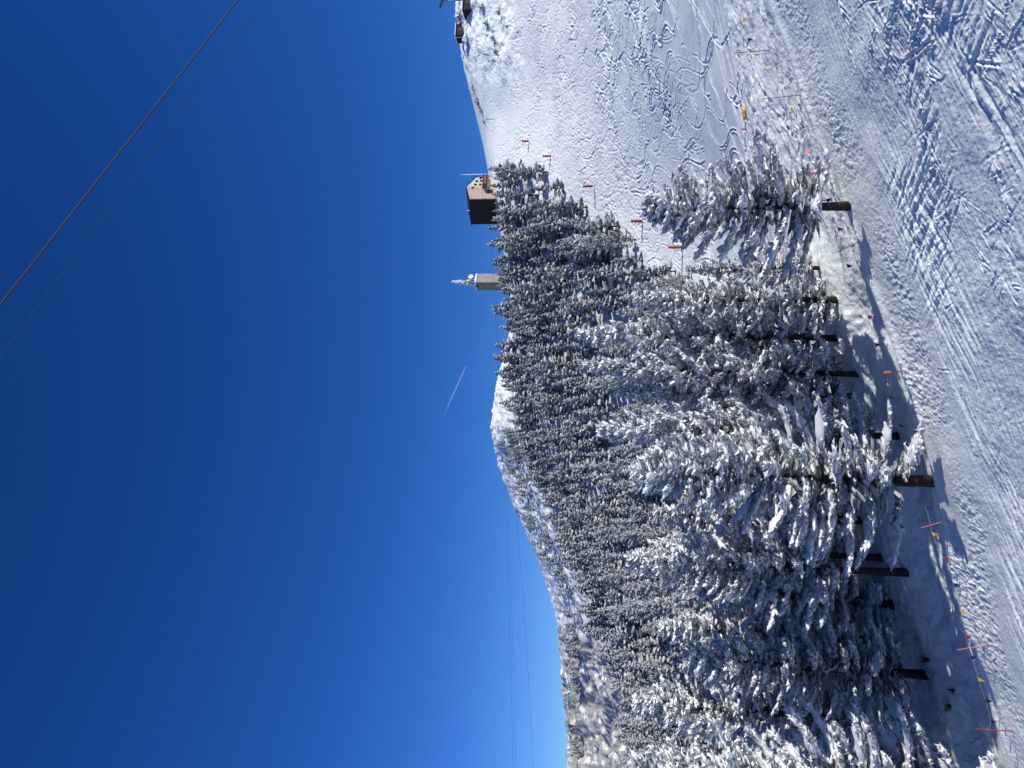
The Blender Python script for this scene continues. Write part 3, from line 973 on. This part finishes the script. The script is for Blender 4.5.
def cabin():
    p = at(497, 199) + Vector((0, 0, 2.1))
    Y = p.y
    k = Y / F                                     # metres per photo pixel at this distance
    t = thing('mountain_cabin', 'brown and cream mountain cabin with a dark shaded side on the forested ridge', 'cabin', p)
    # plan: near corner c0; front runs right and away, side runs left and away
    ux = Vector((math.cos(R(18)), math.sin(R(18)), 0)); uy = Vector((-math.cos(R(35)), math.sin(R(35)), 0)); uz = Vector((0, 0, 1))
    wf, ws, h = 8.4, 9.0, 7.2
    c0 = Vector((0.2, 0, -1.5))
    h += 1.5
    A = c0; B_ = c0 + ux * wf; D = c0 + uy * ws; E = B_ + uy * ws
    pb = MB()
    q4 = [v + ux * sx * 0.06 + uy * sy * 0.06 for v, sx, sy in ((A, 1, 5), (B_, -1, 5), (E, -1, -1), (D, 1, -1))]
    pb.add([v - uz * 3.5 for v in q4] + [v + uz * 0.1 for v in q4], [(3, 2, 1, 0), (4, 5, 6, 7), (0, 1, 5, 4), (1, 2, 6, 5), (2, 3, 7, 6), (3, 0, 4, 7)])
    pb.build('plinth', M['concrete'], t)
    w1 = MB()                                     # brown half of the front, up to the gable
    pk = 0.56
    m_ = A + ux * wf * pk
    w1.add([A, m_, m_ + uz * (h + 1.3), A + uz * h, A + uy * 0.3, m_ + uy * 0.3, m_ + uz * (h + 1.3) + uy * 0.3, A + uz * h + uy * 0.3],
           [(0, 1, 2, 3), (7, 6, 5, 4), (0, 4, 5, 1), (3, 2, 6, 7), (0, 3, 7, 4), (1, 5, 6, 2)])
    w1.build('clad_front', M['brownclad'], t)
    w2 = MB()
    w2.add([m_, B_, B_ + uz * (h - 1.8), m_ + uz * (h + 1.3), m_ + uy * 0.3, B_ + uy * 0.3, B_ + uz * (h - 1.8) + uy * 0.3, m_ + uz * (h + 1.3) + uy * 0.3],
           [(0, 1, 2, 3), (7, 6, 5, 4), (0, 4, 5, 1), (3, 2, 6, 7), (0, 3, 7, 4), (1, 5, 6, 2)])
    w2.build('rendered_front', M['cream'], t)
    sd = MB()                                     # other walls as one shell, coloured near-black to stand for shade
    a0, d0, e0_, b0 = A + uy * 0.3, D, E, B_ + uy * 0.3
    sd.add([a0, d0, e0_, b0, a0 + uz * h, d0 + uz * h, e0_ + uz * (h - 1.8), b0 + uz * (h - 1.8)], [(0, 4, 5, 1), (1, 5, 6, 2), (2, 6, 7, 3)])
    sd.build('side_wall', M['dark_or_shaded'], t)
    rf = MB()
    o_ = -ux * 0.25 - uy * 0.25 + uz * 0.03
    for (q0, q1, z0, z1) in ((A - ux * 0.3, m_, h - 0.1, h + 1.35), (m_, B_ + ux * 0.3, h + 1.35, h - 1.95)):
        a = [q0 + uz * z0 - uy * 0.2, q1 + uz * z1 - uy * 0.2, q1 + uz * z1 + uy * (ws + 0.3), q0 + uz * z0 + uy * (ws + 0.3)]
        rf.add(a + [v + uz * 0.22 for v in a], [(3, 2, 1, 0), (4, 5, 6, 7), (0, 1, 5, 4), (1, 2, 6, 5), (2, 3, 7, 6), (3, 0, 4, 7)])
    rf.build('roof', M['dark_or_shaded'], t)
    out = -uy - ux * uy.dot(ux) * -1
    out = Vector((ux.y, -ux.x, 0))
    for (w0, z0) in ((5.1, 6.6), (6.4, 6.2), (5.1, 4.9), (6.5, 4.7), (7.6, 4.9), (3.9, 7.4)):
        wn = MB()
        face_quad(wn, A, ux, uz, w0, w0 + 0.65, z0, z0 + 0.9, out, 0.05)
        wn.build('window', M['glass'], t)
    bl = MB()
    face_quad(bl, A, ux, uz, 3.6, 8.7, 3.1, 3.3, out, 1.3)
    face_quad(bl, A, ux, uz, 3.6, 8.7, 4.25, 4.4, out, 1.3)
    bl.build('balcony', M['dark_or_shaded'], t)
    rd = MB()
    face_quad(rd, A + out * 1.15, ux, uz, 5.0, 8.2, 3.32, 4.1, out, 0.08)
    rd.build('balcony_panel', M['red'], t)
    dr = MB()
    face_quad(dr, A, ux, uz, 2.0, 3.4, 1.0, 3.2, out, 0.06)
    dr.build('door', M['dark_or_shaded'], t)
    ch = MB()
    ch.tube([D.lerp(A, 0.45) + ux * 0.8 + uz * (h - 0.2), D.lerp(A, 0.45) + ux * 0.8 + uz * (h + 1.3)], 0.22, 6)
    ch.build('flue', M['steel'], t)
    q = p + B_ + Vector((0.7, -0.3, -2.5))
    mp = MB().tube([(0, 0, 0), (0, 0, h + 3.6), (0, 0, h + 6.2)], [0.16, 0.14, 0.05], 6)
    mo = mp.build('antenna_pole', M['fur'], loc=q)
    tag(mo, 'thin rimed antenna pole at the right corner of the brown cabin', 'pole')


cabin()


def rime_lumps(mb, pts, r, rg, n=3):
    for p in pts:
        for _ in range(n):
            c = Vector(p) + Vector(rg.normal(0, r * 0.5, 3))
            vs = []
            for d in ((1, 0, 0), (-1, 0, 0), (0, 1, 0), (0, -1, 0), (0, 0, 1), (0, 0, -1)):
                vs.append(c + Vector(d) * r * rg.uniform(0.5, 1.2))
            mb.add(vs, [(0, 2, 4), (2, 1, 4), (1, 3, 4), (3, 0, 4), (2, 0, 5), (1, 2, 5), (3, 1, 5), (0, 3, 5)])


def tower():
    p = at(508, 279)
    t = thing('communications_tower', 'square concrete tower topped by a rimed antenna mast on the ridge', 'tower', p)
    rg = np.random.default_rng(9)
    ux = Vector((math.cos(R(36)), math.sin(R(36)), 0)); uy = Vector((-ux.y, ux.x, 0)); uz = Vector((0, 0, 1))
    a = 4.6; h = 12.6
    b = MB()
    c = [-ux * 0.9, ux * (a - 0.9), ux * (a - 0.9) + uy * a, -ux * 0.9 + uy * a]
    c = [v + Vector((-0.6, 0, -2)) for v in c]
    b.add(c + [v + uz * (h + 2) for v in c], [(3, 2, 1, 0), (4, 5, 6, 7), (0, 1, 5, 4), (1, 2, 6, 5), (2, 3, 7, 6), (3, 0, 4, 7)])
    b.build('shaft', M['concrete'], t)
    cc = (c[0] + c[2]) / 2 + uz * (h + 2)
    par = MB()
    for i in range(4):
        p0 = c[i] + uz * (h + 2.002); p1 = c[(i + 1) % 4] + uz * (h + 2.002)
        n = (p1 - p0).normalized(); o = Vector((n.y, -n.x, 0))
        vs = [p0 - o * 0.25, p1 - o * 0.25, p1 + o * 0.05, p0 + o * 0.05]
        par.add(vs + [v + uz * 0.5 for v in vs], [(3, 2, 1, 0), (4, 5, 6, 7), (0, 1, 5, 4), (1, 2, 6, 5), (2, 3, 7, 6), (3, 0, 4, 7)])
    par.build('parapet', M['fur'], t)
    mt = MB()
    for sx, sy in ((-1, -1), (1, -1), (1, 1), (-1, 1)):
        mt.tube([cc + Vector((sx * 0.9, sy * 0.9, 0)), cc + Vector((sx * 0.45, sy * 0.45, 4.2)), cc + Vector((sx * 0.2, sy * 0.2, 6.2))], 0.14, 5)
    for z in (0.9, 1.9, 2.9, 3.9, 4.9):
        r = 0.9 - 0.11 * z
        for s in range(4):
            q0 = [(-r, -r), (r, -r), (r, r), (-r, r)][s]; q1 = [(r, -r), (r, r), (-r, r), (-r, -r)][s]
            mt.tube([cc + Vector((*q0, z)), cc + Vector((*q1, z + 0.5))], 0.1, 4)
    mt.tube([cc + Vector((0, 0, 5.5)), cc + Vector((0, 0, 9.6)), cc + Vector((0, 0, 10.4))], [0.28, 0.2, 0.03], 6)
    mt.build('lattice_mast', M['steel'], t)
    ic = MB()
    pts = [cc + Vector((rg.normal(0, 0.75 * (1 - z / 10)), rg.normal(0, 0.75 * (1 - z / 10)), z)) for z in np.linspace(0.3, 9.6, 42)]
    rime_lumps(ic, pts, 0.5, rg, 4)
    rime_lumps(ic, [cc + Vector((rg.uniform(-1.9, 1.9), rg.uniform(-1.9, 1.9), 0.7)) for _ in range(16)], 0.36, rg, 2)
    ic.build('rime_ice', M['fur'], t)
    ds = MB()
    dc = cc + Vector((1.9, -1.2, 2.3)); ax = Vector((0.5, -0.85, 0.1)).normalized()
    e1 = ax.cross(uz).normalized(); e2 = e1.cross(ax)
    vs = [dc]; fs = []
    for rr, dd in ((0.55, 0.08), (1.05, 0.32)):
        for i in range(14):
            an = i * math.tau / 14
            vs.append(dc + (e1 * math.cos(an) + e2 * math.sin(an)) * rr + ax * dd)
    for i in range(14):
        fs.append((0, 1 + (i + 1) % 14, 1 + i)); fs.append((1 + i, 1 + (i + 1) % 14, 15 + (i + 1) % 14, 15 + i))
    ds.add(vs, fs)
    ds.tube([dc, dc - ax * 0.9], 0.1, 5); ds.tube([dc - ax * 0.8, cc + Vector((0.7, -0.5, 2.2))], 0.09, 5)
    ds.build('dish', M['fur'], t)
    dl = MB()
    dl.tube([cc + Vector((-1.7, -1.6, 0.2)), cc + Vector((-1.9, -1.8, -0.9))], 0.3, 6)
    dl.build('lamp', M['darksteel'], t)


tower()


def hut(x, y, wpx, hpx, deep, label, rz):
    p = at(x, y)
    k = p.y / F
    w_, h_ = wpx * k, hpx * k
    t = thing('summit_hut', label, 'hut', p, rz)
    MB().box(-w_ / 2, w_ / 2, 0, deep, -2.0, h_).build('wall', M['dark_or_shaded'], t)
    r = MB()
    r.box(-w_ / 2 - 0.3, w_ / 2 + 0.3, -0.35, deep + 0.3, h_ + 0.003, h_ + 0.16)
    r.build('roof', M['darksteel'], t)
    s = MB().box(-w_ / 2 - 0.25, w_ / 2 + 0.25, -0.3, deep + 0.25, h_ + 0.163, h_ + 0.42)
    s.build('roof_snow', M['fur'], t)
    MB().box(-w_ * 0.12, w_ * 0.12, -0.05, 0.05, 0.1, min(2.0, h_ * 0.75)).build('door', M['darksteel'], t)
    MB().box(w_ * 0.22, w_ * 0.38, -0.05, 0.05, h_ * 0.45, h_ * 0.75).build('window', M['glass'], t)
    return t


hut(463.5, 29, 13, 7.5, 4.5, 'dark flat-roofed hut standing clear on the upper right skyline', R(12))
hut(471, 1, 18, 8, 5.0, 'dark hut in the upper right corner below the black dish', R(8))


def black_dish():
    g = at(470, -4)
    p = P(442, 1, g.y)
    t = thing('lift_bullwheel', 'dark round disc raised on a post at the upper right corner', 'lift wheel', (p.x, g.y, g.z))
    h = p.z - g.z
    d = MB()
    ax = Vector((0.2, -0.45, 0.87)).normalized()
    e1 = ax.cross(Vector((0, 0, 1))).normalized(); e2 = e1.cross(ax)
    n = 20; c = Vector((0, 0, h))
    ring = lambda r, o: [c + (e1 * math.cos(i * math.tau / n) + e2 * math.sin(i * math.tau / n)) * r + ax * o for i in range(n)]
    vs = ring(2.3, -0.2) + ring(2.5, 0) + ring(2.3, 0.2)
    fs = [tuple(range(n))[::-1], tuple(range(2 * n, 3 * n))]
    for q in range(2):
        for i in range(n):
            fs.append((q * n + i, q * n + (i + 1) % n, (q + 1) * n + (i + 1) % n, (q + 1) * n + i))
    d.add(vs, fs)
    d.build('wheel', M['darksteel'], t)
    MB().tube([(0, 0, -1.5), (0, 0, h - 0.3)], [0.35, 0.25], 8).build('post', M['steel'], t)


black_dish()


# rimed shrubs and poles along the upper right skyline
def shrub_mesh(seed, H):
    rg = np.random.default_rng(seed)
    nb = 34
    el = rg.uniform(0.1, 1.45, nb); ph = rg.uniform(0, 6.28, nb)
    d = np.stack([np.cos(el) * np.cos(ph), np.cos(el) * np.sin(ph), np.sin(el)], 1)
    le = rg.uniform(0.5, 1.0, nb) * H
    v, Q, T, qs, ts = tufts(np.tile([[0, 0, -0.1]], (nb, 1)), d, le, rg.uniform(0.12, 0.22, nb) * H * 0.6, rg, sides=5, rings=(0.2, 0.6, 0.9), prof=(0.5, 1, 0.6), flip=0.15)
    return mesh_np('rimed_shrub', v, Q, T, [M['farneedles'], M['fur']], qs.astype(int), ts.astype(int))


SH = [shrub_mesh(70 + k, 1.6) for k in range(3)]
SHR = [(462, 15, 1.9, 'large rimed shrub between the two upper huts'), (460, 20, 1.2, 'small rimed shrub beside the flat-roofed hut'), (474, 86, 1.2, 'upper of the rimed shrubs on the skyline right of the cabin'),
       (479, 102, 1.3, 'pale rimed shrub midway along the skyline right of the cabin'), (482, 110, 1.0, 'lowest rimed shrub on the skyline right of the cabin'), (485, 122, 0.8, 'tiny rimed shrub on the bare skyline right of the cabin'),
       (488, 24, 1.2, 'rimed shrub on the snow below the flat-roofed hut'), (494, 38, 1.0, 'rimed shrub low on the snow right of the hut shadow'), (484, 8, 1.3, 'rimed shrub on the snow below the corner hut'),
       (497, 52, 0.9, 'small rimed shrub above the bench track'), (500, 12, 1.0, 'rimed shrub just above the bench track near the photo edge')]
for i, (x, y, s, lab) in enumerate(SHR):
    o = link('rimed_shrub', SH[i % 3])
    o.location = at(x, y); o.scale = (s, s, s); o.rotation_euler.z = i * 1.7
    tag(o, lab, 'shrub', 'rimed shrubs on the upper right ridge')
for (x, y, hpx, lab) in ((467, 37, 13, 'thin pale pole just left of the flat-roofed hut'), (476, 88, 9, 'thin rimed pole among the skyline shrubs'), (475, 60, 6, 'short thin pole on the bare skyline'), (495, 119, 10, 'thin dark pole on the slope right of the cabin')):
    p = at(x, y); h = hpx * p.y / F
    o = MB().tube([(0, 0, -0.5), (0, 0, h)], 0.09, 5).build('snow_pole', M['fur'] if 'dark' not in lab else M['darksteel'], loc=p)
    tag(o, lab, 'pole', 'thin poles on the upper right ridge')

# ------------------------------------------------------------------ padded snow-gun posts down the edge of the run
PP = [(529, 141, 8, 'highest and smallest red padded post at the forest edge'), (551, 156, 9, 'red padded post second from the top along the forest edge'), (593, 186, 11, 'red padded post midway along the forest edge'),
      (643, 221, 13, 'red padded post standing clear at the tip of the forest edge'), (681, 247, 14, 'orange and white padded post nearest the lone pine'), (709, 269, 8, 'lowest padded post, showing red behind the tree row')]
for i, (x, y, hpx, lab) in enumerate(PP):
    p = at(x, y, 62); h = 0.74 * hpx * p.y / F
    t = thing('padded_post', lab, 'padded post', p, 0.3 * i, 'padded posts along the forest edge')
    MB().tube([(0, 0, -0.6), (0, 0, h * 1.12)], 0.09, 6).build('post', M['steel'], t)
    MB().tube([(0, 0, 0.05), (0, 0, h * 0.2), (0, 0, h * 0.9), (0, 0, h)], [0.2, 0.27, 0.27, 0.18], 9).build('padding', M['orange'] if i == 4 else M['red'], t, True)
    hd = MB().box(-0.28, 0.28, -0.16, 0.16, h * 1.02, h * 1.2)
    hd.build('valve_box', M['pink'] if i == 4 else M['darksteel'], t)

# ------------------------------------------------------------------ poles and pennant strings along the road
POLES = [(735, 53, 771, 50, 'darkred', 0.022, 'dark red pole at the right end of the road, beside a red pennant'), (763, 99, 801, 95, 'darkred', 0.022, 'dark red pole on the right stretch of road, beside the yellow mat'),
         (808, 171, 833, 163, 'red', 0.022, 'leaning red pole just right of the lone pine'), (838, 252, 857, 243, 'red', 0.02, 'leaning red pole just left of the lone pine'),
         (884, 373, 906, 371, 'orange', 0.03, 'short orange pole with a thick top in the shaded road'), (903, 447, 923, 444, 'pink', 0.032, 'bright salmon pole beside the yellow pennant right of the brown trunk'),
         (921, 528, 949, 520, 'pink', 0.022, 'thin salmon pole left of the sunlit brown trunk'), (957, 650, 988, 645, 'pink', 0.022, 'thin red pole on the shaded road at the lower left'),
         (976, 729, 1012, 731, 'red', 0.03, 'red pole beside a frosted tuft at the far left end of the road'), (808, 202, 831, 200, 'wood', 0.05, 'bare wooden pole standing against the lone pine trunk')]
pole_pts = []
for (xt, yt, xb, yb, mk, rad, lab) in POLES:
    g = at(xb, yb)
    tp = P(xt, yt, g.y)
    t = thing('marker_pole', lab, 'pole', g, 0, 'marker poles along the road')
    v = tp - g
    MB().tube([v * -0.12, v * 0.5, v], rad, 7).build('shaft', M[mk], t)
    if mk == 'orange':
        MB().tube([v * 0.45, v * 0.6, v * 0.95, v * 1.02], [0.025, 0.075, 0.085, 0.04], 8).build('padding', M['orange'], t)
    else:
        MB().tube([v * 0.995, v * 1.03], [rad * 1.25, rad * 0.8], 7).build('cap', M['darksteel'], t)
    pole_pts.append((yb, g, tp))

PEN = [(745, 20, 'yellow'), (750, 40, 'blue'), (757, 55, 'red'), (768, 68, 'yellow'), (793, 107, 'yellow'), (802, 129, 'blue'), (808, 152, 'pink'), (812, 174, 'orange'), (829, 201, 'blue'), (840, 229, 'red'), (849, 266, 'black'),
       (870, 317, 'darkred'), (877, 345, 'blue'), (891, 397, 'darkred'), (901, 425, 'blue'), (909, 453, 'yellow'), (918, 481, 'darkred'), (928, 508, 'blue'), (934, 534, 'yellow'), (946, 559, 'red'), (956, 585, 'blue'), (963, 612, 'yellow'), (968, 638, 'red'), (973, 658, 'blue'),
       (980, 679, 'yellow'), (988, 701, 'black'), (993, 722, 'blue')]
ends = sorted([q for q in pole_pts if q[0] not in (200,)], key=lambda q: q[0])
ends = [(-40, at(745, -40), None)] + ends
SL = ['pennant string at the right edge of the photo, before the first dark red pole', 'pennant string between the two dark red poles', 'pennant string between the yellow mat and the lone pine', 'pennant string passing the lone pine trunk',
      'pennant string over the sunlit road left of the lone pine', 'pennant string from the orange pole to the salmon pole', 'pennant string crossing in front of the sunlit brown trunk', 'pennant string over the deep shaded stretch of the road', 'pennant string at the far left end of the road']
cols = {'yellow': 'yellow', 'blue': 'blue', 'red': 'red', 'pink': 'pink', 'orange': 'orange', 'black': 'black', 'darkred': 'darkred'}
for i in range(len(ends) - 1):
    y0, g0, t0 = ends[i]; y1, g1, t1 = ends[i + 1]
    mine = [q for q in PEN if y0 < q[1] <= y1]
    pts = []
    for (x, y, c) in mine:
        f = (y - y0) / (y1 - y0)
        Yd = g0.y * (1 - f) + g1.y * f
        pts.append((P(x - 2, y, Yd), c, y))
    s0 = (t0.lerp(g0, 0.35) if t0 else P(738, -40, g0.y)); s1 = t1.lerp(g1, 0.35)
    line = [s0] + [q[0] for q in pts] + [s1]
    t = thing('pennant_string', SL[i], 'pennant string', s0, 0, 'pennant strings along the road')
    MB().tube([q - s0 for q in line], 0.006, 4).build('string', M['rope'], t)
    for k, (q, c, y) in enumerate(pts):
        pm = MB()
        al = (line[k + 2] - line[k]).normalized()
        dn = Vector((rng.normal(0, 0.12), rng.normal(0, 0.2), -1)).normalized()
        nn = al.cross(dn).normalized() * 0.006
        wd, hg = 0.14, 0.32
        o_ = q - s0
        vs = [o_ - al * wd, o_ + al * wd, o_ + dn * hg + al * rng.normal(0, 0.06) + nn * 8]
        pm.add([v + nn for v in vs] + [v - nn for v in vs], [(0, 1, 2), (5, 4, 3), (0, 3, 4, 1), (1, 4, 5, 2), (2, 5, 3, 0)])
        po = pm.build('pennant', M[cols[c]], t)
        po['label'] = {'darkred': 'dark red', 'pink': 'salmon'}.get(c, c) + ' pennant'

# bare twiggy shrubs and a rimed tuft under the left end of the road
for (x, y, s_, mk, lab) in ((928, 660, 0.7, 'bark', 'dark bare shrub in the shade beside the thick dark trunk'), (951, 706, 0.75, 'bark', 'dark bare shrub in the shade below the road at the far left'),
                            (982, 737, 0.75, 'fur', 'rime-white twiggy tuft beside the red pole at the far left'), (955, 690, 0.5, 'bark', 'small dark bare shrub on the edge of the shaded bank')):
    p = at(x, y)
    rg = np.random.default_rng(int(x * 7 + y))
    sb = MB()
    for k in range(16):
        a_ = rg.uniform(0, 6.28); t_ = rg.uniform(0.2, 1.1); L_ = rg.uniform(0.5, 1.0) * s_
        d_ = Vector((math.sin(t_) * math.cos(a_), math.sin(t_) * math.sin(a_), math.cos(t_)))
        m_ = d_ * L_ * 0.55 + Vector(rg.normal(0, 0.04, 3))
        sb.tube([(0, 0, -0.1), m_, d_ * L_ + Vector((0, 0, 0.1 * L_))], [0.028, 0.02, 0.008] if mk == 'bark' else [0.05, 0.06, 0.03], 5)
        e_ = m_ + Vector(rg.normal(0, 0.2, 3)) * s_
        sb.tube([m_, e_], [0.016, 0.006] if mk == 'bark' else [0.045, 0.025], 4)
    tag(sb.build('bare_shrub' if mk == 'bark' else 'rimed_shrub', M[mk], loc=p), lab, 'shrub')

# yellow mat on the lip of the run
p = at(747, 112)
t = thing('safety_mat', 'yellow padded mat lying along the edge of the snow', 'safety mat', p, R(8))
MB().tube([(-0.62, 0, 0.16), (-0.55, 0, 0.17), (0.5, 0, 0.2), (0.62, 0, 0.19)], [0.1, 0.17, 0.17, 0.1], 8).build('padding', M['yellow'], t, True)
MB().tube([(-0.2, 0, 0.18), (0.05, 0, 0.185)], 0.178, 8).build('strap', M['wood'], t)
p = at(747, 129)
o = MB().tube([(0, 0, -0.2), (0, 0, 0.35), (0.02, 0, 0.5)], [0.06, 0.07, 0.03], 7).build('marker_stub', M['orange'], loc=p)
tag(o, 'small orange marker stub left of the yellow mat', 'marker')

# ------------------------------------------------------------------ cables and contrail
def cable(name, a, b, rad, label, sag=0.0, ext=0.6, n=24, group=None):
    d = b - a
    pts = []
    for i in range(n + 1):
        f = -ext + (1 + 2 * ext) * i / n
        pts.append(a + d * f + Vector((0, 0, -sag * 4 * f * (1 - f))))
    o = MB().tube(pts, rad, 6).build(name, M['cable'], smooth=True)
    return tag(o, label, 'cable', group)


cable('lift_cable', P(238, 0, 24), P(0, 305, 17), 0.026, 'thick dark lift cable crossing the upper sky', 0.02, 1.2)
cable('lift_cable', P(262, 0, 46), P(0, 358, 34), 0.018, 'thin faint cable below the thick one in the upper sky', 0.03, 0.6)
cable('lift_cable', P(489, 226, 242), P(513, 775, 190), 0.025, 'upper fine cable running left from the brown cabin', 1.2, 0.0)
cable('lift_cable', P(491, 226, 243), P(516, 775, 192), 0.02, 'lower fine cable running left from the brown cabin', 1.2, 0.0)
cable('lift_cable', P(512, 470, 200), P(533, 775, 170), 0.022, 'fine cable close above the left shoulder of the summit', 0.6, 0.1)


def contrail():
    mt, t, b = mat('vapour')
    tc = t.nodes.new('ShaderNodeTexCoord')
    sp = t.nodes.new('ShaderNodeSeparateXYZ')
    t.links.new(tc.outputs['Generated'], sp.inputs[0])
    mr = t.nodes.new('ShaderNodeMapRange')
    mr.inputs['From Min'].default_value = 0.0; mr.inputs['From Max'].default_value = 1.0
    mr.inputs['To Min'].default_value = 0.0; mr.inputs['To Max'].default_value = 0.2
    t.links.new(sp.outputs['X'], mr.inputs['Value'])
    b.inputs['Base Color'].default_value = (0.9, 0.92, 0.95, 1)
    b.inputs['Roughness'].default_value = 1
    t.links.new(mr.outputs[0], b.inputs['Alpha'])
    a = P(466, 366, 9000); c = P(443, 417, 8400)
    mid = (a + c) / 2
    o = MB().tube([a - mid, (a - mid) * 0.3, (c - mid) * 0.3, c - mid], [3, 5, 8, 9], 8).build('contrail', mt, smooth=True, loc=mid)
    tag(o, 'short white aircraft contrail in the blue above the summit', 'contrail')


contrail()
